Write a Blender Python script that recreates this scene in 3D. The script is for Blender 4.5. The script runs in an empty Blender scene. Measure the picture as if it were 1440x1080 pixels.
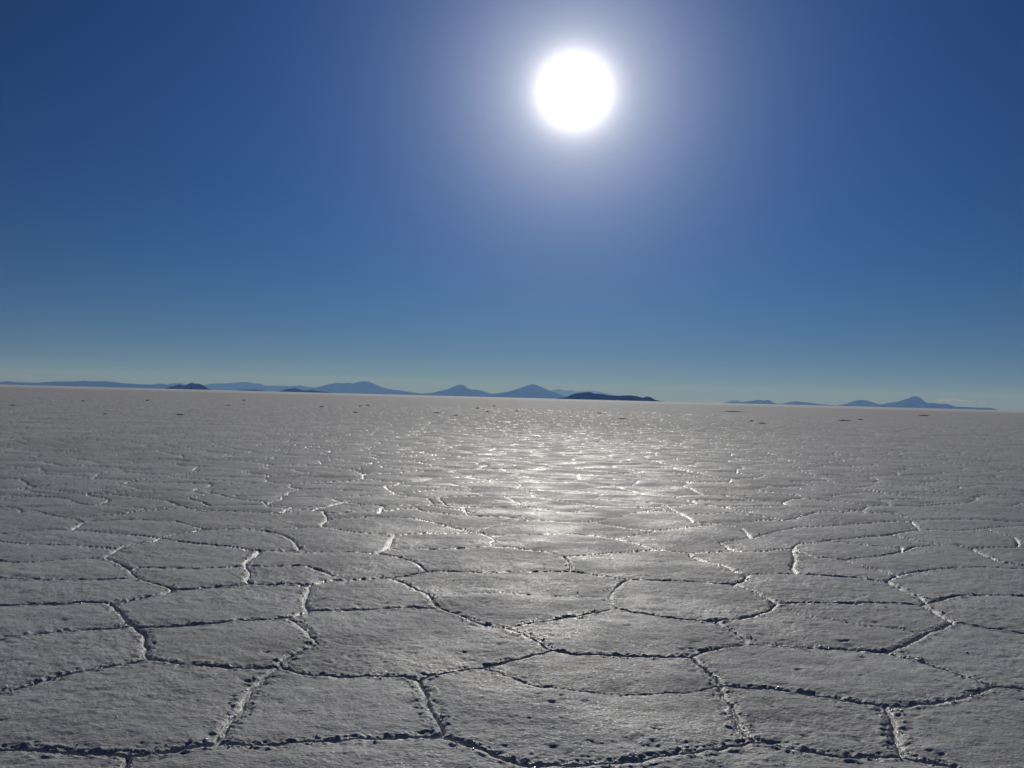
import bpy, math, random
import numpy as np
from mathutils import Vector, Matrix
from mathutils.geometry import delaunay_2d_cdt

random.seed(7)
RNG = np.random.default_rng(11)
scene = bpy.context.scene
COL = scene.collection
R = math.radians

# ------------------------------------------------------------------ camera
FPX = 1450.0                 # focal length in pixels of a 1440 px wide frame
EYE = 1.6
PITCH = math.atan(19.0 / FPX)
ROLL = math.radians(1.47)
Fw = Vector((0, math.cos(PITCH), math.sin(PITCH)))
Zp = Vector((0, -math.sin(PITCH), math.cos(PITCH)))
Xw = Vector((1, 0, 0))
Rt = Xw * math.cos(ROLL) + Zp * math.sin(ROLL)
Up = -Xw * math.sin(ROLL) + Zp * math.cos(ROLL)
cam_d = bpy.data.cameras.new('camera')
cam = bpy.data.objects.new('camera', cam_d)
COL.objects.link(cam)
m = Matrix((Rt, Up, -Fw)).transposed().to_4x4()
m.translation = Vector((0, 0, EYE))
cam.matrix_world = m
cam_d.sensor_fit = 'HORIZONTAL'
cam_d.sensor_width = 36
cam_d.lens = 36 * FPX / 1440
cam_d.clip_start = 0.1
cam_d.clip_end = 400000
scene.camera = cam

def look(u, v):
    return (Fw * FPX + Rt * (u - 720) - Up * (v - 540)).normalized()

def on_ground(u, v):
    d = look(u, v)
    t = EYE / -d.z
    return (d.x * t, d.y * t)

# ------------------------------------------------------------------ helpers
def tag(o, label=None, cat=None, group=None, kind=None):
    if label: o['label'] = label
    if cat: o['category'] = cat
    if group: o['group'] = group
    if kind: o['kind'] = kind
    return o

def grid_mesh(name, V, nr, nc, wrap=False, extra_faces=None):
    """quad grid mesh from an (nr*nc, 3) array"""
    i = np.arange(nr - 1)[:, None] * nc
    jn = nc if wrap else nc - 1
    j = np.arange(jn)[None, :]
    j2 = (j + 1) % nc
    q = np.stack([i + j, i + j2, i + nc + j2, i + nc + j], -1).reshape(-1, 4).astype(np.int32)
    me = bpy.data.meshes.new(name)
    me.vertices.add(len(V))
    me.vertices.foreach_set('co', np.ascontiguousarray(V, dtype=np.float32).ravel())
    loops = q.ravel()
    starts = np.arange(len(q), dtype=np.int32) * 4
    if extra_faces is not None:
        base = len(loops)
        el = np.array(extra_faces, dtype=np.int32)
        starts = np.concatenate([starts, base + np.arange(len(el), dtype=np.int32) * el.shape[1]]).astype(np.int32)
        loops = np.concatenate([loops, el.ravel()]).astype(np.int32)
    me.loops.add(len(loops))
    me.loops.foreach_set('vertex_index', loops)
    me.polygons.add(len(starts))
    me.polygons.foreach_set('loop_start', starts)
    me.polygons.foreach_set('use_smooth', np.ones(len(starts), dtype=bool))
    me.update(calc_edges=True)
    me.validate()
    return me

def add_obj(name, me, mat):
    o = bpy.data.objects.new(name, me)
    COL.objects.link(o)
    if mat: me.materials.append(mat)
    return o

def _h(ix, iy, seed):
    n = (ix.astype(np.int64) * 374761393 + iy.astype(np.int64) * 668265263 + seed * 974634777) & 0xffffffff
    n = ((n ^ (n >> 13)) * 1274126177) & 0xffffffff
    n = (n ^ (n >> 16)) & 0xffffffff
    return n.astype(np.float64) / 4294967295.0

def vnoise(x, y, seed=0):
    """smooth value noise in -1..1"""
    fx = np.floor(x); fy = np.floor(y)
    tx = x - fx; ty = y - fy
    ix = fx.astype(np.int64); iy = fy.astype(np.int64)
    tx = tx * tx * tx * (tx * (tx * 6 - 15) + 10); ty = ty * ty * ty * (ty * (ty * 6 - 15) + 10)
    a = _h(ix, iy, seed); b = _h(ix + 1, iy, seed)
    c = _h(ix, iy + 1, seed); d = _h(ix + 1, iy + 1, seed)
    return ((a * (1 - tx) + b * tx) * (1 - ty) + (c * (1 - tx) + d * tx) * ty) * 2 - 1

def fbm(x, y, octs=3, seed=0, gain=0.5):
    s = 0; a = 1; n = 0
    ca, sa = math.cos(0.6), math.sin(0.6)
    for k in range(octs):
        s = s + a * vnoise(x, y, seed + k * 17); n += a
        x, y = (x * ca - y * sa) * 2.03 + 5.2, (x * sa + y * ca) * 2.03 + 1.3
        a *= gain
    return s / n

def nodes_of(mat):
    mat.use_nodes = True
    nt = mat.node_tree
    for n in list(nt.nodes): nt.nodes.remove(n)
    return nt, nt.nodes, nt.links

# ------------------------------------------------------------------ light, sky, air
SUN = look(808, 128)
sun_el = math.asin(SUN.z)
sun_az = math.atan2(SUN.x, SUN.y)
sd = bpy.data.lights.new('sun', 'SUN')
sd.energy = 4.9
sd.angle = R(0.53)
sd.color = (1.0, 0.985, 0.97)
so = bpy.data.objects.new('sun', sd)
COL.objects.link(so)
so.rotation_euler = (-SUN).to_track_quat('-Z', 'Y').to_euler()
so.location = SUN * 50

w = bpy.data.worlds.new('World')
scene.world = w
w.use_nodes = True
nt = w.node_tree
for n in list(nt.nodes): nt.nodes.remove(n)
N, L = nt.nodes, nt.links
sky = N.new('ShaderNodeTexSky')
sky.sky_type = 'NISHITA'
sky.sun_disc = False
sky.sun_elevation = sun_el
sky.sun_rotation = sun_az
sky.altitude = 3650
sky.air_density = 1.0
sky.dust_density = 0.05
sky.ozone_density = 4.6
# circumsolar glow: brightness of the air as a function of the angle to the sun
tc = N.new('ShaderNodeTexCoord')
nrm = N.new('ShaderNodeVectorMath'); nrm.operation = 'NORMALIZE'
L.new(tc.outputs['Generated'], nrm.inputs[0])
dif = N.new('ShaderNodeVectorMath'); dif.operation = 'DISTANCE'
L.new(nrm.outputs[0], dif.inputs[0])
dif.inputs[1].default_value = SUN
def lobe(amp, width, power):
    a = N.new('ShaderNodeMath'); a.operation = 'DIVIDE'; L.new(dif.outputs['Value'], a.inputs[0]); a.inputs[1].default_value = width
    b = N.new('ShaderNodeMath'); b.operation = 'POWER'; L.new(a.outputs[0], b.inputs[0]); b.inputs[1].default_value = power
    c = N.new('ShaderNodeMath'); c.operation = 'MULTIPLY'; L.new(b.outputs[0], c.inputs[0]); c.inputs[1].default_value = -1
    d = N.new('ShaderNodeMath'); d.operation = 'EXPONENT'; L.new(c.outputs[0], d.inputs[0])
    e = N.new('ShaderNodeMath'); e.operation = 'MULTIPLY'; L.new(d.outputs[0], e.inputs[0]); e.inputs[1].default_value = amp
    return e
SKY_STRENGTH = 0.05
GLOW = [  # amplitude (picture brightness), angular width, power, colour
    (11.0, 0.0195, 1.5, (1.0, 0.99, 0.97)),
    (1.15, 0.060, 1.3, (1.0, 0.98, 0.95)),
    (0.47, 0.122, 1.4, (0.86, 0.90, 1.0)),
    (0.33, 0.40, 2.0, (0.08, 0.29, 1.0)),
]
hs = N.new('ShaderNodeHueSaturation')
hs.inputs['Saturation'].default_value = 1.07
hs.inputs['Value'].default_value = 0.53
gam = N.new('ShaderNodeGamma'); gam.inputs[1].default_value = 1.25
L.new(sky.outputs[0], gam.inputs[0])
L.new(gam.outputs[0], hs.inputs['Color'])
tint = N.new('ShaderNodeVectorMath'); tint.operation = 'MULTIPLY'; tint.inputs[1].default_value = (1.02, 0.955, 1.03)
L.new(hs.outputs[0], tint.inputs[0])
prev = tint.outputs[0]
for amp, wd, pw, colr in GLOW:
    e = lobe(1.19 * amp / SKY_STRENGTH, wd, pw)
    sc = N.new('ShaderNodeVectorMath'); sc.operation = 'SCALE'
    sc.inputs[0].default_value = colr
    L.new(e.outputs[0], sc.inputs['Scale'])
    ad = N.new('ShaderNodeVectorMath'); ad.operation = 'ADD'
    L.new(prev, ad.inputs[0]); L.new(sc.outputs[0], ad.inputs[1])
    prev = ad.outputs[0]
bg = N.new('ShaderNodeBackground')
L.new(prev, bg.inputs[0])
bg.inputs[1].default_value = SKY_STRENGTH
wo = N.new('ShaderNodeOutputWorld')
L.new(bg.outputs[0], wo.inputs[0])

scene.view_settings.view_transform = 'Standard'
scene.view_settings.look = 'None'
scene.view_settings.gamma = 1.0
scene.view_settings.exposure = -1.25
scene.render.engine = 'CYCLES'
scene.cycles.max_bounces = 5
scene.cycles.volume_bounces = 0
scene.cycles.sample_clamp_indirect = 4
scene.cycles.use_denoising = True

# haze box: 90 km of thin, even mountain air
HR, HT = 90000.0, 1250.0
me = bpy.data.meshes.new('haze')
hv = [(x, y, z) for z in (-1.5, HT) for x, y in ((-HR, -2000), (HR, -2000), (HR, HR), (-HR, HR))]
me.from_pydata(hv, [], [(3, 2, 1, 0), (4, 5, 6, 7), (0, 1, 5, 4), (1, 2, 6, 5), (2, 3, 7, 6), (3, 0, 4, 7)])
hm = bpy.data.materials.new('haze_air')
nt, N, L = nodes_of(hm)
pv = N.new('ShaderNodeVolumePrincipled')
pv.inputs['Color'].default_value = (0.17, 0.37, 1.0, 1)
pv.inputs['Absorption Color'].default_value = (1, 1, 1, 1)
pv.inputs['Density'].default_value = 3.4e-5
pv.inputs['Anisotropy'].default_value = 0.25
mo = N.new('ShaderNodeOutputMaterial'); L.new(pv.outputs[0], mo.inputs['Volume'])
tag(add_obj('haze', me, hm), kind='stuff')

# ------------------------------------------------------------------ crack network
# crack lines read off in three windows of the photograph and put on the ground
SC = 480 / 1234.3
def win(x0, pts): return [on_ground(x0 + x * SC, 660 + y * SC) for x, y in pts]
LEFT = [
 [(-60,825),(0,810),(90,785),(250,745),(400,715),(500,695),(545,690),(640,705),(780,715),(900,722),(1010,715)],
 [(380,320),(430,340),(470,365),(490,390),(540,410),(590,425),(625,437)],
 [(380,320),(410,300),(440,285),(500,270),(560,262),(575,250)],
 [(575,250),(480,240),(380,232),(300,225),(200,220),(100,225),(0,235),(-60,238)],
 [(575,250),(640,235),(700,228),(735,222)],
 [(735,222),(700,210),(660,198),(630,190),(540,187),(440,185),(330,190),(300,198),(270,215),(262,222)],
 [(300,195),(260,180),(200,170),(150,158),(110,150),(0,150),(-60,152)],
 [(735,222),(800,222),(885,219)],
 [(885,219),(960,225),(1020,240),(1060,262),(1085,290),(1000,297),(940,297)],
 [(940,297),(920,315),(888,335),(890,350),(905,380),(890,400),(905,418)],
 [(575,250),(650,265),(750,275),(850,285),(940,297)],
 [(890,350),(800,355),(700,358),(600,358),(500,357),(476,368)],
 [(905,418),(800,425),(700,435),(625,437)],
 [(890,350),(960,352),(1050,348),(1110,352),(1160,370),(1210,388)],
 [(905,418),(980,420),(1060,420),(1117,424),(1122,440),(1105,470),(1105,495),(1118,515)],
 [(1118,515),(1080,530),(1040,541),(960,545),(860,550),(760,560),(650,567),(500,575)],
 [(400,489),(430,520),(460,550),(490,575),(520,600),(533,640),(520,665),(545,690)],
 [(400,489),(450,480),(530,465),(600,450),(625,437)],
 [(400,489),(300,488),(200,492),(100,494),(0,497),(-60,499)],
 [(480,570),(400,580),(250,587),(120,600),(0,615),(-60,622)],
 [(380,320),(330,322),(200,330),(80,342),(0,335),(-60,330)],
 [(-60,262),(0,265),(100,275),(200,277),(300,280),(370,285),(432,291)],
 [(-60,400),(0,400),(200,402),(350,400),(492,396)],
 [(1040,541),(1060,550),(1090,575),(1115,600),(1130,620),(1150,635)],
 [(1150,635),(1100,655),(1050,680),(1010,715)],
 [(1010,715),(980,740),(930,775),(893,820),(880,870),(840,905),(810,960),(785,1000)],
 [(785,1000),(700,1015),(600,1030),(520,1045),(460,1052),(350,1037),(200,1030),(90,1020),(0,1015),(-60,1012)],
 [(460,1052),(450,1090),(430,1160)],
 [(240,108),(285,125),(325,133)],
 [(-60,94),(0,95),(120,98),(200,102),(240,108)],
 [(310,90),(400,93),(500,100),(600,115),(680,138),(760,150),(900,158),(1000,163),(1060,152)],
 [(-60,68),(0,70),(140,72),(290,88),(330,80),(380,70)],
 [(880,112),(950,118),(970,140),(1050,148),(1160,152)],
 [(750,80),(830,100),(880,112)],
 [(700,140),(560,150),(420,165),(262,180)],
]
MID = [
 [(140,152),(152,165),(155,185),(133,200),(145,212)],
 [(145,212),(60,212),(-50,216),(-145,219)],
 [(87,425),(20,412),(-60,421)],
 [(87,425),(150,405),(300,400),(375,395)],
 [(90,512),(200,515),(330,510),(450,505),(550,503)],
 [(375,395),(430,410),(480,435),(525,455),(545,490),(580,510),(640,530),(700,560),(740,570),(800,577)],
 [(800,577),(880,560),(960,545),(1050,535),(1150,515),(1205,508)],
 [(800,577),(840,590),(900,615),(940,640),(965,658)],
 [(965,658),(900,675),(800,700),(700,720),(600,735),(520,745),(480,762)],
 [(965,658),(1050,672),(1100,670),(1200,675),(1300,678),(1440,680),(1464,678)],
 [(480,762),(430,750),(300,748),(150,745),(60,738),(-18,715)],
 [(480,762),(500,790),(520,840),(535,880),(560,920),(582,955),(570,972)],
 [(570,972),(500,972),(350,978),(200,985),(100,990),(0,1000),(-100,1005),(-243,1001)],
 [(570,972),(640,995),(720,1020),(780,1045),(840,1065),(900,1075),(1050,1075),(1200,1068),(1300,1055),(1380,1038),(1450,1028),(1534,1020),(1634,1000),(1704,987)],
 [(720,722),(800,750),(900,780),(960,795),(1100,810),(1250,820),(1440,812),(1524,795),(1574,782)],
 [(1205,508),(1180,490),(1170,465),(1190,440),(1210,415),(1245,401)],
 [(1245,401),(1300,398),(1364,402),(1484,408),(1619,418)],
 [(1205,508),(1260,520),(1340,530),(1440,542),(1554,552)],
 [(540,455),(620,450),(700,447),(780,445),(860,452),(980,458),(1080,465),(1170,468)],
 [(375,395),(440,385),(515,372)],
 [(515,372),(600,370),(660,372),(760,372),(900,370),(1035,368)],
 [(1035,368),(1100,378),(1200,395),(1245,401)],
 [(515,372),(495,350),(460,335),(400,318),(335,305)],
 [(335,305),(200,300),(60,300),(0,298),(-140,293)],
 [(335,305),(370,290),(385,265),(400,238)],
 [(400,238),(330,235),(250,230),(145,212)],
 [(400,238),(500,232),(600,232),(690,228)],
 [(690,228),(740,240),(762,260),(745,281)],
 [(745,281),(650,285),(500,288),(370,290)],
 [(745,281),(850,290),(950,300),(1010,315),(1035,340),(1035,368)],
 [(690,228),(760,205),(830,190),(900,160),(935,145)],
 [(690,228),(600,210),(540,195),(470,180),(300,172),(155,180)],
 [(750,245),(800,238),(1000,235),(1100,238),(1190,248)],
 [(1190,248),(1250,265),(1310,285),(1340,293),(1459,303)],
 [(1340,293),(1250,300),(1100,312),(1010,315)],
 [(1190,248),(1260,240),(1340,225),(1440,215),(1560,200)],
 [(1110,190),(1180,205),(1260,215),(1340,225)],
 [(1110,190),(1180,180),(1280,155),(1370,130)],
 [(1110,190),(1050,195),(900,185),(840,189)],
 [(560,105),(580,125),(600,135),(700,140),(840,140)],
 [(650,140),(665,170),(700,172),(850,180)],
 [(240,115),(180,130),(100,150),(140,152)],
 [(150,160),(300,155),(380,150),(480,142),(500,155),(600,165),(660,170)],
 [(850,140),(860,125),(800,100)],
]
RIGHT = [
 [(385,418),(430,405),(436,385)],
 [(436,385),(400,375),(350,350),(280,335),(240,315),(225,303)],
 [(385,418),(450,440),(490,460),(547,486)],
 [(547,486),(520,510),(480,525),(420,540),(320,552)],
 [(547,486),(620,485),(720,485),(800,488),(900,485),(1000,488),(1065,492)],
 [(436,385),(520,380),(620,380),(720,388),(820,395),(940,408)],
 [(940,408),(980,425),(1010,440),(1060,460),(1090,482)],
 [(940,408),(980,390),(1040,372),(1100,365),(1200,355),(1300,355),(1440,362),(1500,364)],
 [(1065,492),(1100,480),(1180,460),(1280,455),(1440,458),(1500,460)],
 [(1065,492),(1110,515),(1150,540),(1190,562)],
 [(1190,562),(1150,575),(1080,600),(1040,620),(960,655),(945,660)],
 [(1190,562),(1300,575),(1440,595),(1500,604)],
 [(945,660),(850,655),(740,650),(620,645),(520,637),(435,635)],
 [(435,635),(350,645),(280,660),(230,678)],
 [(435,635),(430,615),(390,590),(340,570),(320,552)],
 [(945,660),(1010,680),(1080,700),(1150,725),(1240,755),(1330,790)],
 [(1330,790),(1440,800),(1500,806)],
 [(1330,790),(1280,815),(1200,835),(1100,850),(1000,860),(940,860)],
 [(940,860),(860,850),(760,835),(650,815),(540,798),(400,790),(340,782)],
 [(940,860),(960,900),(965,950),(985,1000),(1000,1045)],
 [(1000,1045),(900,1045),(800,1048),(700,1035),(620,1020),(560,1000),(470,987)],
 [(1000,1045),(1100,1065),(1200,1085),(1300,1120)],
 [(230,678),(260,705),(310,740),(340,782)],
 [(340,782),(345,820),(380,860),(400,920),(430,960),(470,987)],
 [(565,500),(620,520),(700,540),(780,550),(860,567),(1000,578),(1085,600)],
 [(600,290),(620,270),(700,265),(740,258),(860,245),(940,240),(1062,220)],
 [(600,290),(680,320),(760,325),(790,330)],
 [(790,330),(900,315),(1000,300),(995,286),(900,278),(740,260)],
 [(790,330),(850,350),(920,370),(985,388)],
 [(600,290),(500,298),(350,298),(225,303)],
 [(600,290),(612,330),(600,350),(612,380)],
 [(340,265),(400,255),(460,250),(540,228),(620,212),(700,210),(800,200),(960,190),(1030,190),(1062,218)],
 [(1062,220),(1200,225),(1300,215),(1440,205),(1500,202)],
 [(340,265),(380,290),(412,297)],
 [(1000,300),(1040,285),(1100,280),(1180,278),(1250,290),(1290,310),(1350,335),(1440,350),(1500,356)],
 [(960,238),(1050,260),(1150,275)],
 [(1250,290),(1360,287),(1440,287),(1500,288)],
 [(1300,215),(1350,235),(1400,245),(1420,265),(1410,287)],
 [(140,130),(230,180),(240,195),(340,200),(420,215),(450,250)],
 [(400,196),(480,185),(570,185),(640,170),(700,155),(850,150),(870,160),(960,160),(1040,185)],
 [(1040,185),(1200,185),(1440,190),(1500,190)],
 [(1060,130),(1150,120),(1250,125),(1440,135),(1500,137)],
 [(570,185),(520,175),(380,160),(240,165)],
]
FAINT_MID = {14}; FAINT_RIGHT = {25 - 1}
near = []          # (points, width, depth)
for k, l in enumerate(LEFT): near.append((win(0, l), 1.0))
for k, l in enumerate(MID): near.append((win(400, l), 0.35 if k in FAINT_MID or k == 18 else 1.0))
for k, l in enumerate(RIGHT): near.append((win(880, l), 0.55 if k in FAINT_RIGHT else 1.0))

def split(pts, step, wob, seed):
    """resample a polyline and give it a gentle natural wander"""
    P = np.array(pts); out = []
    d = np.r_[0, np.cumsum(np.hypot(*np.diff(P, axis=0).T))]
    if d[-1] < 1e-4: return P
    n = max(1, int(math.ceil(d[-1] / step)))
    t = np.linspace(0, d[-1], n + 1)
    Q = np.stack([np.interp(t, d, P[:, 0]), np.interp(t, d, P[:, 1])], 1)
    if wob > 0:
        env = np.sin(np.pi * np.clip(t / d[-1], 0, 1)) ** 0.5
        Q[:, 0] += wob * env * fbm(Q[:, 0] * 1.7, Q[:, 1] * 1.7, 2, seed)
        Q[:, 1] += wob * env * fbm(Q[:, 0] * 1.7, Q[:, 1] * 1.7, 2, seed + 5)
    return Q

segs = []          # x0,y0,x1,y1,strength
for pts, s in near:
    Q = split(pts, 0.10, 0.0, 3)
    for a, b in zip(Q[:-1], Q[1:]): segs.append((a[0], a[1], b[0], b[1], s))

# free crack cells everywhere else: Voronoi cells of scattered seeds
SP = 1.30
RFAR = 150.0
seeds = []
nx = int(RFAR / SP) + 2
for iy in range(-12, nx + 8):
    y = iy * SP * 0.90
    for ix in range(-nx, nx + 1):
        x = (ix + 0.5 * (iy % 2)) * SP
        r = math.hypot(x, y)
        if r > RFAR: continue
        az = math.atan2(x, y)
        if r > 14 and abs(az) > R(36): continue
        seeds.append((x + random.uniform(-.47, .47) * SP, y + random.uniform(-.47, .47) * SP))
vs, es, fs, *_ = delaunay_2d_cdt([Vector(s) for s in seeds], [], [], 0, 1e-6)
vs = [(v.x, v.y) for v in vs]
cc = []; emap = {}
for k, f in enumerate(fs):
    (ax, ay), (bx, by), (cx, cy) = (vs[i] for i in f)
    d = 2 * (ax * (by - cy) + bx * (cy - ay) + cx * (ay - by))
    if abs(d) < 1e-9: cc.append(None); continue
    a2, b2, c2 = ax * ax + ay * ay, bx * bx + by * by, cx * cx + cy * cy
    cc.append(((a2 * (by - cy) + b2 * (cy - ay) + c2 * (ay - by)) / d, (a2 * (cx - bx) + b2 * (ax - cx) + c2 * (bx - ax)) / d))
    for i in range(3):
        emap.setdefault(tuple(sorted((f[i], f[(i + 1) % 3]))), []).append(k)
def in_traced(x, y):
    P = Vector((x, y, -EYE)); z = P.dot(Fw)
    if z <= 0.1: return False
    u = 720 + FPX * P.dot(Rt) / z; v = 540 - FPX * P.dot(Up) / z
    return -25 < u < 1465 and 722 < v < 1095
for e, ks in emap.items():
    if len(ks) != 2 or cc[ks[0]] is None or cc[ks[1]] is None: continue
    a, b = cc[ks[0]], cc[ks[1]]
    ln = math.hypot(a[0] - b[0], a[1] - b[1])
    if ln > 4 or ln < 1e-3: continue
    s = random.choice((0.45, 0.8, 1.0, 1.0, 1.15))
    r = math.hypot(*a)
    Q = split([a, b], 0.14 if r < 30 else 0.35, 0.10, 9)
    for p, q in zip(Q[:-1], Q[1:]):
        if in_traced((p[0] + q[0]) / 2, (p[1] + q[1]) / 2): continue
        segs.append((p[0], p[1], q[0], q[1], s))
segs = np.array(segs)

# ------------------------------------------------------------------ the salt flat, one sheet from the feet to the horizon
hf = EYE * FPX * 1024 / 1440
vv = list(np.arange(0.0, 372.0, 0.50))                  # rows, evenly dense in angle
r_near = hf / 374.0
rows = [hf / (374.0 - v) for v in vv if (374.0 - v) > 8.0]
rows = list(np.arange(0.35, r_near - 0.01, 0.02)) + rows
while rows[-1] < 350: rows.append(rows[-1] * 1.025)
while rows[-1] < 88500: rows.append(rows[-1] * 1.22)
rows[-1] = 88800.0
rr = np.array(rows)
fine = np.arange(-R(28.5), R(28.5), R(0.0420))
mid_ = lambda a, b, n: np.linspace(a, b, n, endpoint=False)
th = np.concatenate([mid_(-math.pi, -R(60), 60), mid_(-R(60), -R(28.5), 260), fine, mid_(R(28.5), R(60), 260), mid_(R(60), math.pi, 60)])
nr, nc = len(rr), len(th)
print('ground grid', nr, nc, nr * nc, 'segments', len(segs))
X = rr[:, None] * np.sin(th)[None, :]
Y = rr[:, None] * np.cos(th)[None, :]
RR = np.repeat(rr[:, None], nc, 1)
# jagged outline: distances are measured from slightly displaced points
wamp = 0.005 + 0.015 * np.clip(1.4 - RR / 12, 0, 1)
wx = X + wamp * fbm(X * 9, Y * 9, 3, 21, 0.6)
wy = Y + wamp * fbm(X * 9, Y * 9, 3, 43, 0.6)
PAD = 0.36
D = np.full((nr, nc), PAD); S = np.ones((nr, nc))
for x0, y0, x1, y1, s in segs:
    ra, rb = math.hypot(x0, y0), math.hypot(x1, y1)
    rmid = (ra + rb) / 2
    i0 = np.searchsorted(rr, min(ra, rb) - PAD); i1 = np.searchsorted(rr, max(ra, rb) + PAD)
    ta, tb = math.atan2(x0, y0), math.atan2(x1, y1)
    if abs(ta - tb) > 3: continue
    pa = PAD / max(min(ra, rb), 0.4) * 1.05
    if pa > 1.5: continue
    j0 = np.searchsorted(th, min(ta, tb) - pa); j1 = np.searchsorted(th, max(ta, tb) + pa)
    if i1 <= i0 or j1 <= j0: continue
    px = wx[i0:i1, j0:j1] - x0; py = wy[i0:i1, j0:j1] - y0
    dx, dy = x1 - x0, y1 - y0
    t = np.clip((px * dx + py * dy) / (dx * dx + dy * dy + 1e-12), 0, 1)
    d = np.sqrt((px - t * dx) ** 2 + (py - t * dy) ** 2)
    sub = D[i0:i1, j0:j1]
    mk = d < sub
    sub[mk] = d[mk]
    S[i0:i1, j0:j1][mk] = s
fadeR = np.clip((RFAR - RR) / 30, 0, 1)
nearf = np.clip(1 - RR / 120, 0, 1)
amp = fbm(X * 1.3, Y * 1.3, 2, 77)                       # cracks open and close along their run
wid = 0.0076 * (0.4 + 0.6 * S) * (1 + 0.6 * amp)
Z = (0.014 + 0.011 * np.clip((RR - 9) / 14, 0, 1)) * (1 - np.exp(-(D / 0.11) ** 1.3))      # plates swell gently away from the cracks
Z -= 0.016 * S * (1 + 0.6 * amp) * np.exp(-(D / wid) ** 2)          # the groove
rim = np.exp(-((D - 0.050) / 0.030) ** 2)
rag = fbm(X * 26, Y * 26, 2, 5)
Z += 0.0065 * np.clip(1.4 - RR / 25, 0.4, 1) * rim * S * (0.6 + 1.2 * rag * np.clip(1.5 - RR / 20, 0.15, 1)) * fadeR                      # crumbly crystal rim
crumb = np.exp(-(D / 0.09) ** 2)
Z += 0.0036 * crumb * fbm(X * 60, Y * 60, 2, 8) * nearf
Z += 0.010 * fbm(X * 0.9, Y * 0.9, 2, 31)                            # slow swells
Z += 0.017 * fbm(X * 1.5 + 9, Y * 1.5, 2, 311) * np.clip((RR - 5) / 14, 0, 1)   # plates farther out lie a little more unevenly
Z += 0.0062 * fbm(X * 6.5, Y * 6, 2, 61) * np.clip(1.35 - RR / 22, 0.16, 1) * (0.35 + 0.65 * fadeR)                   # surface bumps
Z += 0.0056 * fbm(X * 17, Y * 17, 3, 91, 0.66) * (0.6 + 0.8 * np.clip(0.5 + fbm(X * 1.1, Y * 1.1, 2, 401), 0, 1)) * nearf
pit = fbm(X * 7, Y * 9, 3, 133, 0.6)
Z -= 0.008 * np.clip((pit - 0.42) * 2.6, 0, 1) ** 1.5 * nearf                 # small pits
Z *= np.clip(1.3 - RR / 1500, 0, 1)
V = np.stack([X, Y, Z], -1).reshape(-1, 3)
V = np.concatenate([V, [[0, 0, 0.01]]])
ci = nr * nc
tri = [(ci, (j + 1) % nc, j) for j in range(nc)]
# grid plus centre fan (triangles written as their own loops)
i = np.arange(nr - 1)[:, None] * nc
j = np.arange(nc)[None, :]; j2 = (j + 1) % nc
q = np.stack([i + j, i + nc + j, i + nc + j2, i + j2], -1).reshape(-1, 4)
q = q[:, ::1]
loops = np.concatenate([q.ravel(), np.array(tri).ravel()]).astype(np.int32)
starts = np.concatenate([np.arange(len(q)) * 4, len(q) * 4 + np.arange(nc) * 3]).astype(np.int32)
me = bpy.data.meshes.new('ground')
me.vertices.add(len(V)); me.vertices.foreach_set('co', V.astype(np.float32).ravel())
me.loops.add(len(loops)); me.loops.foreach_set('vertex_index', loops)
me.polygons.add(len(starts)); me.polygons.foreach_set('loop_start', starts)
me.polygons.foreach_set('use_smooth', np.ones(len(starts), dtype=bool))
me.update(calc_edges=True)
at = me.attributes.new('crack', 'FLOAT', 'POINT')
at.data.foreach_set('value', np.append(np.exp(-(D / 0.036) ** 2).ravel() * S.ravel(), 0).astype(np.float32))
at = me.attributes.new('far', 'FLOAT', 'POINT')
at.data.foreach_set('value', np.append(np.clip((RR.ravel() - 16) / 50, 0, 1), 0).astype(np.float32))
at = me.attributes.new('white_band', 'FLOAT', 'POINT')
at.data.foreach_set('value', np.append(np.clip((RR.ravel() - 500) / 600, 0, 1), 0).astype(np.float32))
if me.polygons[0].normal.z < 0: me.flip_normals()

gm = bpy.data.materials.new('salt_crust')
nt, N, L = nodes_of(gm)
def NN(t, **k):
    n = N.new(t)
    for a, b in k.items(): setattr(n, a, b)
    return n
geo = NN('ShaderNodeNewGeometry')
def noise(scale, detail=3, rough=0.55, vec=None):
    n = NN('ShaderNodeTexNoise'); n.inputs['Scale'].default_value = scale
    n.inputs['Detail'].default_value = detail; n.inputs['Roughness'].default_value = rough
    L.new(vec or geo.outputs['Position'], n.inputs['Vector']); return n
def ramp(src, stops):
    n = NN('ShaderNodeValToRGB'); L.new(src, n.inputs[0])
    e = n.color_ramp.elements
    e[0].position, e[0].color = stops[0][0], (*stops[0][1], 1)
    e[1].position, e[1].color = stops[-1][0], (*stops[-1][1], 1)
    for p, c in stops[1:-1]:
        x = e.new(p); x.color = (*c, 1)
    return n
def math_(op, a, b):
    n = NN('ShaderNodeMath', operation=op)
    for s, v in ((0, a), (1, b)):
        if isinstance(v, (int, float)): n.inputs[s].default_value = v
        else: L.new(v, n.inputs[s])
    return n.outputs[0]
att = NN('ShaderNodeAttribute', attribute_name='crack')
far = NN('ShaderNodeAttribute', attribute_name='far')
big = noise(0.35, 4, 0.6)
base = ramp(big.outputs[0], [(0.36, (0.56, 0.555, 0.55)), (0.50, (0.66, 0.66, 0.662)), (0.64, (0.74, 0.74, 0.745))])
speck = noise(16, 4, 0.65)
spc = ramp(speck.outputs[0], [(0.33, (0.62, 0.60, 0.58)), (0.44, (0.95, 0.95, 0.95)), (0.70, (1.08, 1.08, 1.08))])
mul = NN('ShaderNodeMix', data_type='RGBA', blend_type='MULTIPLY'); mul.inputs[0].default_value = 1
L.new(base.outputs[0], mul.inputs[6]); L.new(spc.outputs[0], mul.inputs[7])
p = NN('ShaderNodeBsdfPrincipled')
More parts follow.
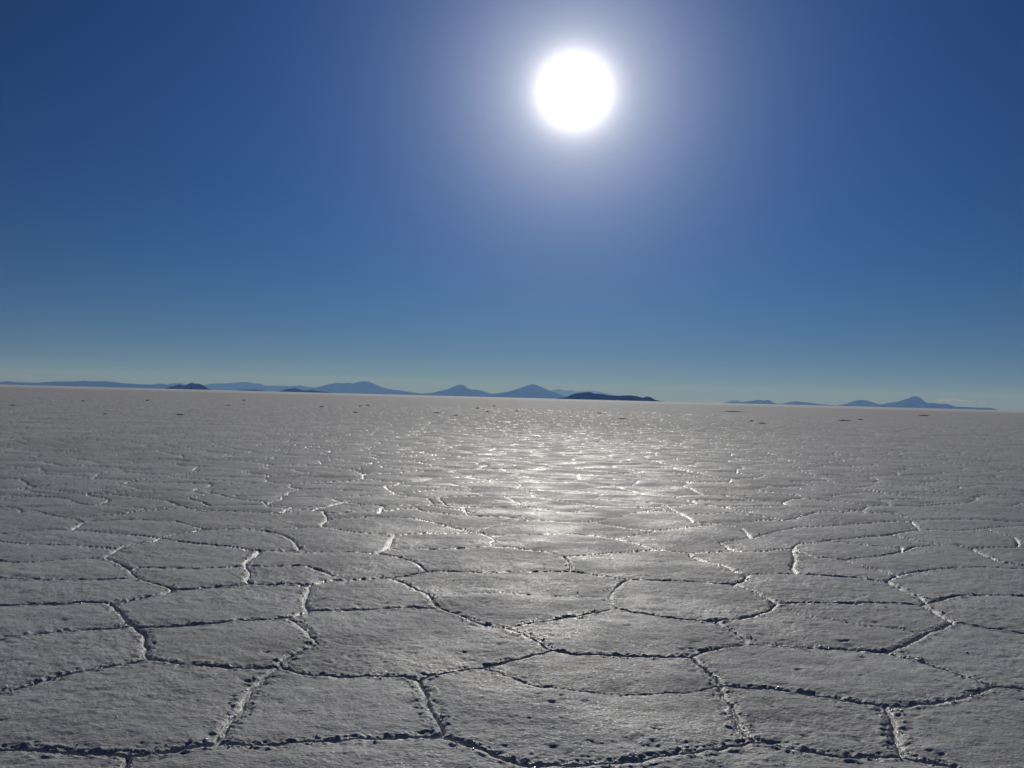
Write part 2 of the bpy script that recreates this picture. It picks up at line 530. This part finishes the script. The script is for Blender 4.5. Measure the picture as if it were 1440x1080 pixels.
# bright strip below the horizon, painted into the base colour of the far flat
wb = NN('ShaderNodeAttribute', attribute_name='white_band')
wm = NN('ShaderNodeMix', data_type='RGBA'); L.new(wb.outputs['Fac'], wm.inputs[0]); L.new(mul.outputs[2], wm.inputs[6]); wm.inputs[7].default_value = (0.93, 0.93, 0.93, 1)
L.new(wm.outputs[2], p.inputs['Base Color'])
# roughness: dull crust, glassier crystals in the crack edges and as scattered grains
gr = noise(70, 2, 0.5)
g1 = ramp(gr.outputs[0], [(0.54, (0.74,) * 3), (0.72, (0.45,) * 3)])
rf = math_('SUBTRACT', g1.outputs[0], math_('MULTIPLY', att.outputs['Fac'], 0.26))
rf = math_('ADD', rf, math_('MULTIPLY', far.outputs['Fac'], 0.21))   # grains too fine to resolve far out read as rougher crust
patch = ramp(noise(1.1, 3, 0.6).outputs[0], [(0.38, (0.0,) * 3), (0.64, (0.18,) * 3)])   # glazed and dull patches
rf = math_('SUBTRACT', math_('ADD', rf, 0.08), patch.outputs[0])
L.new(rf, p.inputs['Roughness'])
p.inputs['IOR'].default_value = 1.5
p.inputs['Specular IOR Level'].default_value = 0.10
n1 = noise(55, 4, 0.65)
b1 = NN('ShaderNodeBump'); b1.inputs['Strength'].default_value = 0.9; b1.inputs['Distance'].default_value = 0.008
L.new(n1.outputs[0], b1.inputs['Height'])
vo = NN('ShaderNodeTexVoronoi'); vo.inputs['Scale'].default_value = 130; L.new(geo.outputs['Position'], vo.inputs['Vector'])
b2 = NN('ShaderNodeBump'); b2.inputs['Distance'].default_value = 0.0035
st = math_('ADD', math_('MULTIPLY', att.outputs['Fac'], 0.6), 0.25)
L.new(st, b2.inputs['Strength']); L.new(vo.outputs['Distance'], b2.inputs['Height']); L.new(b1.outputs[0], b2.inputs['Normal'])
L.new(b2.outputs[0], p.inputs['Normal'])
mo = NN('ShaderNodeOutputMaterial'); L.new(p.outputs[0], mo.inputs[0])
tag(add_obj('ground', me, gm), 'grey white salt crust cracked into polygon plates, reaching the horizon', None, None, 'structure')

# loose salt crystals crusted along the crack rims
rimP = np.exp(-((D - 0.035) / 0.028) ** 2) * np.clip(S, 0.3, 1)
cell = (0.02 + 0 * RR)
dr = np.gradient(rr)[:, None]; dt = np.gradient(th)[None, :]
area = dr * RR * dt
prob = rimP * area * 420 * np.clip(rag + 0.55, 0, 1) * (RR < 17) * (RR > 1.2) * (np.abs(th)[None, :] < R(45)) + area * 2 * (RR < 12) * (RR > 1.2) * (np.abs(th)[None, :] < R(45))
sel = np.argwhere(RNG.random(prob.shape) < prob)
print('crystals', len(sel))
nC = len(sel)
ctr = np.stack([X[sel[:, 0], sel[:, 1]], Y[sel[:, 0], sel[:, 1]], Z[sel[:, 0], sel[:, 1]]], 1)
oct_ = np.array([(1, 0, 0), (0, 1, 0), (-1, 0, 0), (0, -1, 0), (0, 0, 1), (0, 0, -1)], float)
qn = RNG.normal(size=(nC, 4)); qn /= np.linalg.norm(qn, axis=1)[:, None]
w_, x_, y_, z_ = qn.T
RM = np.stack([1-2*(y_*y_+z_*z_), 2*(x_*y_-w_*z_), 2*(x_*z_+w_*y_), 2*(x_*y_+w_*z_), 1-2*(x_*x_+z_*z_), 2*(y_*z_-w_*x_), 2*(x_*z_-w_*y_), 2*(y_*z_+w_*x_), 1-2*(x_*x_+y_*y_)], 1).reshape(-1, 3, 3)
sz = (RNG.random(nC) ** 2.5 * 0.0075 + 0.0030)
sc3 = sz[:, None, None] * (0.6 + 0.8 * RNG.random((nC, 1, 3)))
CV = np.einsum('nij,nkj->nki', RM, oct_[None] * sc3) + ctr[:, None, :] + np.array([0, 0, 0.0008])
of = np.array([(0,1,4),(1,2,4),(2,3,4),(3,0,4),(1,0,5),(2,1,5),(3,2,5),(0,3,5)])
CF = (of[None] + (np.arange(nC) * 6)[:, None, None]).reshape(-1)
me = bpy.data.meshes.new('salt_crystals')
me.vertices.add(nC * 6); me.vertices.foreach_set('co', CV.astype(np.float32).ravel())
me.loops.add(len(CF)); me.loops.foreach_set('vertex_index', CF.astype(np.int32))
me.polygons.add(len(CF) // 3); me.polygons.foreach_set('loop_start', (np.arange(len(CF) // 3) * 3).astype(np.int32))
me.update(calc_edges=True)
xm = bpy.data.materials.new('salt_crystal')
nt, N, L = nodes_of(xm)
xp = N.new('ShaderNodeBsdfPrincipled'); xp.inputs['Base Color'].default_value = (0.74, 0.75, 0.76, 1)
xo = N.new('ShaderNodeNewGeometry'); xr = N.new('ShaderNodeMapRange')
L.new(xo.outputs['Random Per Island'], xr.inputs[0]); xr.inputs[3].default_value = 0.12; xr.inputs[4].default_value = 0.4
L.new(xr.outputs[0], xp.inputs['Roughness'])
mo = N.new('ShaderNodeOutputMaterial'); L.new(xp.outputs[0], mo.inputs[0])
tag(add_obj('salt_crystals', me, xm), 'tiny glittering salt crystals crusted along the crack rims', 'salt crystals', None, 'stuff')

# ------------------------------------------------------------------ mountains and islands
def rock_material(name, c1, c2, scale):
    mt = bpy.data.materials.new(name)
    global nt, N, L
    nt, N, L = nodes_of(mt)
    g = N.new('ShaderNodeNewGeometry')
    n = N.new('ShaderNodeTexNoise'); n.inputs['Scale'].default_value = scale; n.inputs['Detail'].default_value = 5
    L.new(g.outputs['Position'], n.inputs['Vector'])
    r = N.new('ShaderNodeValToRGB'); L.new(n.outputs[0], r.inputs[0])
    r.color_ramp.elements[0].position = 0.35; r.color_ramp.elements[0].color = (*c1, 1)
    r.color_ramp.elements[1].position = 0.65; r.color_ramp.elements[1].color = (*c2, 1)
    b = N.new('ShaderNodeBsdfDiffuse'); b.inputs['Roughness'].default_value = 0.8
    L.new(r.outputs[0], b.inputs['Color'])
    o = N.new('ShaderNodeOutputMaterial'); L.new(b.outputs[0], o.inputs[0])
    return mt
rock = rock_material('mountain_rock', (0.03, 0.028, 0.026), (0.06, 0.052, 0.045), 0.0012)
scrub = rock_material('island_scrub', (0.022, 0.022, 0.02), (0.045, 0.04, 0.034), 0.01)

def ridge(name, prof, dist, depth, mat, label, cat, seed):
    """a hill whose crest follows the listed skyline, standing at its own distance with its own depth"""
    us = np.array([a for a, b in prof], float); vs_ = np.array([b for a, b in prof], float)
    n = max(24, int((us[-1] - us[0]) * 1.2))
    u = np.linspace(us[0], us[-1], n)
    v = np.interp(u, us, vs_)
    k = np.array([0.2, 0.6, 0.2]); vsm = np.convolve(np.pad(v, 1, 'edge'), k, 'valid'); v = vsm
    az = np.empty(n); hgt = np.empty(n)
    for i_ in range(n):
        d = look(u[i_], v[i_]); hz = math.hypot(d.x, d.y)
        az[i_] = math.atan2(d.x, d.y); hgt[i_] = max(EYE + dist * d.z / hz, 0)
    edge = np.minimum(np.arange(n), np.arange(n)[::-1]) / 2.0
    hgt *= np.clip(edge + 0.15, 0, 1)
    m_ = 25
    tt = np.linspace(-1, 1, m_)
    hm_ = max(hgt.max(), 1)
    Vx = []
    for a_, t in enumerate(tt):
        rad = dist + t * depth
        lx = az * dist
        spur = fbm(lx / (depth * 0.35), np.full(n, t * 2.5), 3, seed)
        fall = (1 - abs(t) ** 1.15)
        h = hgt * fall
        # spurs and gullies shape the flanks but leave the crest alone
        h = h * (1 - 0.40 * (1 - np.exp(-(t / 0.3) ** 2)) * (0.5 + 0.5 * spur)) if True else h
        # scale down what lies nearer so the skyline stays with the crest
        h = np.minimum(h, hgt * rad / dist)
        z = h - (25 if abs(t) == 1 else 0) - (2 if a_ in (0, m_ - 1) else 0)
        Vx.append(np.stack([rad * np.sin(az), rad * np.cos(az), z], 1))
    Vx = np.concatenate(Vx)
    org = np.array([dist * math.sin(az.mean()), dist * math.cos(az.mean()), 0])
    me = grid_mesh(name, Vx - org, m_, n)
    o = add_obj(name, me, mat)
    o.location = org
    tag(o, label, cat, None, 'structure')
    return o

ridge('mountain_range', [(-160,534.5),(-110,532),(-60,534),(-20,535.5),(0,537),(12,536.1),(22,537.5),(55,538),(72,536.6),(90,536.4),(110,536.1),(118,535.1),(128,536.4),(138,536.2),(146,535.9),(158,536.8),(173,538.8),(195,540.2),(213,540.7),(226,539.1),(235,541),(248,543.5),(262,546.5)],
      46000, 3500, rock, 'long low blue range meeting the left edge of the photo', 'mountain', 3)
ridge('mountain_range', [(226,545.5),(234,541.5),(241,538.9),(255,538.7),(262,540.8),(275,541.6),(288,541.2),(296,539.3),(310,539),(320,539.1),(333,538),(340,537.2),(350,537.3),(358,539.3),(366,539.4),(372,542.2),(384,542.4),(397,542.3),(407,543.2),(422,541.8),(432,544),(448,545.5),(470,549),(490,553)],
      60000, 4200, rock, 'pale blue serrated range behind the two-humped dark island', 'mountain', 13)
ridge('mountain', [(425,552),(436,547),(447,544.4),(460,541),(472,538.2),(482,539.2),(490,538),(496,539.2),(502,537.4),(507,536.4),(513,536),(520,537.4),(530,541.4),(542,546),(552,547.9),(565,549.4),(580,551.8),(592,553.4),(606,555.5),(614,557)],
      52000, 3800, rock, 'broad round-topped blue mountain with a long slope to its right', 'mountain', 23)
ridge('mountain', [(572,555.5),(584,554),(597,553.2),(610,551.9),(622,549),(630,547.1),(638,543.9),(643,541.5),(647,540.5),(653,542),(658,545.9),(663,548.1),(668,547.8),(676,548.9),(682,550.9),(691,554),(702,556.5),(712,559)],
      50000, 3000, rock, 'small blue peak with a low shoulder on its right, left of the pointed volcano', 'mountain', 33)
ridge('mountain', [(680,557.5),(686,555),(693,553.7),(707,552.1),(720,549.4),(733,545),(744,541),(750,540),(758,542.6),(769,547.7),(778,551),(791,556),(797,558.3),(806,561)],
      48000, 3400, rock, 'pointed blue volcano cone touching the left tip of the dark island', 'mountain', 43)
ridge('mountain_range', [(762,555),(770,552),(775,549.6),(782,547),(788,547.8),(793,548.8),(804,549.2),(811,550.8),(822,550),(833,549.2),(840,550.2),(847,551.8),(862,554.8),(871,556.7),(885,560),(900,564.5)],
      82000, 3500, rock, 'very faint pale ridge showing above the dark island', 'mountain', 53)
ridge('mountain_range', [(1014,567),(1021,565.7),(1026,563.9),(1033,562.7),(1039,563.1),(1044,565.2),(1052,567.5)],
      76000, 2200, rock, 'faint little blue hump at the left end of the right-hand hills', 'mountain', 63)
ridge('mountain', [(1016,567.2),(1024,565.9),(1036,565.6),(1045,565),(1057,563.8),(1064,562.3),(1068,561.9),(1073,563.5),(1080,562.4),(1084,563.4),(1087,565.8),(1090,567.1),(1097,568.4),(1104,569.2)],
      48000, 2200, rock, 'low blue hill with two small knobs above the salt right of the island', 'mountain', 73)
ridge('mountain', [(1090,568.4),(1096,568),(1103,567.1),(1111,565),(1118,564),(1125,564.7),(1131,565.8),(1138,565.9),(1147,567.6),(1156,568.4),(1165,569.4),(1172,570.1),(1180,571.5)],
      50000, 2000, rock, 'smallest low blue hill, flat and long, between the knobbed hill and the dome', 'mountain', 83)
ridge('mountain', [(1166,571),(1180,569.9),(1191,567.4),(1203,563.3),(1212,562.3),(1220,563.5),(1229,566.2),(1236,568.4),(1244,570),(1254,573.5)],
      51000, 2400, rock, 'smooth blue dome hill left of the steep-topped peak', 'mountain', 93)
ridge('mountain', [(1228,572),(1234,569.8),(1241,568.6),(1250,566.3),(1260,565.5),(1270,562.3),(1277,560.3),(1282,558),(1288,557),(1294,558.9),(1299,563.8),(1303,566.4),(1313,566.7),(1321,567.7),(1332,567.8),(1339,570.1),(1345,571.8),(1360,572.3),(1378,573.2),(1393,573.4),(1400,575.1),(1408,577.5)],
      47000, 3600, rock, 'steep-topped blue peak with a long right shoulder under the small cloud', 'mountain', 103)
ridge('island', [(780,561),(784,560.2),(790,559.5),(797,558.3),(804,555),(810,553.2),(816,552.5),(824,551.4),(831,551.5),(835,553.3),(840,553.6),(847,554),(854,555.6),(860,556.1),(869,556.5),(879,556),(887,555.8),(895,557),(904,559.3),(907,558.6),(910,557.3),(915,558.5),(921,562),(929,563.9),(937,564.8)],
      13000, 650, scrub, 'long dark navy island hill with a small knob at its right end', 'island', 113)
ridge('island', [(232,546.5),(236,545),(242,543.3),(248,542),(251,540.4),(254.5,541),(259,542.7),(263,540.8),(267,538.8),(270,537.9),(273,539.3),(278,539.3),(282,540.1),(287,542.6),(291,545.4),(297,548)],
      17000, 420, scrub, 'dark rocky two-humped island in the left part of the horizon', 'island', 123)
ridge('island', [(391,550.9),(395,549.8),(402,547.4),(408,546.4),(414,545.9),(422,547.8),(429,549.6),(437,548.3),(445,549.4),(460,551.2),(468,552.8)],
      20000, 520, scrub, 'small dark low island in front of the broad round-topped mountain', 'island', 133)
ridge('island', [(330,549.5),(337,548),(350,547.6),(360,547.6),(368,548.6),(376,550.5)],
      24000, 420, scrub, 'thin dark sliver of an island under the pale serrated range', 'island', 143)

# ------------------------------------------------------------------ cloud, far beyond the mountains
cm = bpy.data.materials.new('cloud_white')
nt, N, L = nodes_of(cm)
cv = N.new('ShaderNodeVolumePrincipled')
cv.inputs['Color'].default_value = (1, 1, 1, 1)
cv.inputs['Density'].default_value = 0.004
cv.inputs['Anisotropy'].default_value = 0.5
o_ = N.new('ShaderNodeOutputMaterial'); L.new(cv.outputs[0], o_.inputs['Volume'])
def cloud(u0, u1, v0, thick, label, seed):
    dist = 118000.0
    nseg, nrad = 60, 14
    Vc = []
    for k in range(nseg + 1):
        t = k / nseg
        d = look(u0 + (u1 - u0) * t, v0 + 2.4 * t); hz = math.hypot(d.x, d.y)
        c = Vector((d.x / hz * dist, d.y / hz * dist, dist * d.z / hz))
        env = max(math.sin(math.pi * t) ** 0.6, 0.02)
        rad = thick * env * (0.62 + 0.5 * float(fbm(np.array([t * 7.0]), np.array([seed * 1.0]), 3, seed)[0]))
        for j_ in range(nrad):
            a = 2 * math.pi * j_ / nrad
            bump = 1 + 0.25 * float(vnoise(np.array([t * 20.0]), np.array([a * 2.0]), seed + 3)[0])
            top = 1.2 if math.sin(a) > 0 else 0.5
            Vc.append((c.x, c.y + math.cos(a) * rad * 3 * bump, c.z + math.sin(a) * rad * top * bump))
    Vc = np.array(Vc); org = Vc.mean(0)
    me = grid_mesh('cloud', Vc - org, nseg + 1, nrad, wrap=True)
    o = add_obj('cloud', me, cm); o.location = org
    tag(o, label, 'cloud', 'thin clouds over the right-hand mountains')
cloud(1317, 1370, 563.4, 215, 'thin cream cloud streak right of the steep-topped peak, the longer of two', 5)
cloud(1373, 1387, 565.8, 70, 'tiny cream wisp of cloud right of the longer cloud streak', 9)

# ------------------------------------------------------------------ lifted pieces of salt crust far out on the flat
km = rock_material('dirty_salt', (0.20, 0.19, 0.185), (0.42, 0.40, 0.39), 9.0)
lumps = [
 (253,583,12,'widest dark salt heap on the left, below the two-humped island'),
 (117,564,7,'small dark salt heap under the low range, second from the left edge'),
 (17,570,7,'small dark salt heap nearest the left edge'),
 (207,563,6,'faint salt heap just left of below the two-humped island, near the horizon'),
 (148,582,6,'faint salt heap on the left, below and right of the second heap from the edge'),
 (321,570,7,'dark salt heap right of the two-humped island, below the thin island sliver'),
 (343,563,5,'upper of two tiny salt heaps below the thin island sliver'),
 (343,568.5,5,'lower of two tiny salt heaps below the thin island sliver'),
 (452,572,8,'dark salt heap below the right tip of the small low island'),
 (507,571,7,'left one of two touching salt heaps below the round-topped mountain'),
 (517,570,7,'right one of two touching salt heaps below the round-topped mountain'),
 (500,580,8,'dark salt heap in front of the touching pair below the round-topped mountain'),
 (614,580.5,10,'boldest dark salt heap left of centre, below the small peak'),
 (640,584.5,9,'thin dark salt heap nearest to the camera below the small peak'),
 (672,574,8,'dark salt heap right below the small peak with the low shoulder'),
 (695,571,6,'faint salt heap farthest out between the small peak and the volcano'),
 (685,579,9,'dark salt heap left below the pointed volcano'),
 (727,578,9,'dark salt heap straight below the left slope of the pointed volcano'),
 (843,581,8,'short dark salt heap below the middle of the long dark island'),
 (875,589,17,'wide flat salt heap in front of the long dark island'),
 (1033,579,32,'longest and thinnest salt ridge, below the faint hump on the right'),
 (1071,595.5,13,'dark salt heap below the knobbed hill, nearest to the camera there'),
 (1057,592,6,'small faint salt heap left behind the heap below the knobbed hill'),
 (1187,591.5,18,'wide dark salt heap below the smooth dome hill'),
 (1211,590,8,'small dark salt heap just right of the wide one below the dome hill'),
 (1300,584.5,18,'faint long salt heap below the steep-topped peak'),
]
def heap_mesh(seed, wid, dep, hgt):
    """heaved crust: a few broken slabs leaning on each other over a low rubble hump"""
    n, m_ = 22, 12
    a = np.linspace(0, 2 * np.pi, n, endpoint=False)
    Vh = []
    for k in range(m_):
        t = k / (m_ - 1)
        rr_ = (1 - t) ** 0.8
        wob = 1 + 0.30 * vnoise(np.cos(a) * 1.7 + seed, np.sin(a) * 1.7 + t, seed)
        x = np.cos(a) * rr_ * wob * wid / 2; y = np.sin(a) * rr_ * wob * dep / 2
        z = hgt * (1 - (1 - t) ** 2.2) * (1 + 0.35 * vnoise(x * 9 / wid + 3, y * 9 / dep, seed + 4)) - 0.05 * (k == 0)
        z = z + 0.12 * hgt * vnoise(x * 24 / wid, y * 24 / dep + 2, seed + 9)
        Vh.append(np.stack([x, y, z], 1))
    Vh = np.concatenate(Vh)
    me = grid_mesh('salt_heap', Vh, m_, n, wrap=True)
    for p_ in me.polygons: p_.use_smooth = False
    return me
for k, (u, v, wpx, lab) in enumerate(lumps):
    gx, gy = on_ground(u, v + 0.5)
    dist = math.hypot(gx, gy)
    wd = wpx * dist / FPX
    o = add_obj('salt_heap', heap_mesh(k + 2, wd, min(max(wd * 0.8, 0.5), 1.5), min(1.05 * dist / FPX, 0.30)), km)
    o.location = (gx, gy, 0.005)
    o.rotation_euler = (0, 0, -math.atan2(gx, gy) + random.uniform(-.3, .3) * (wpx < 12))
    tag(o, lab, 'salt heap', 'dark heaps of lifted salt crust far out on the flat')
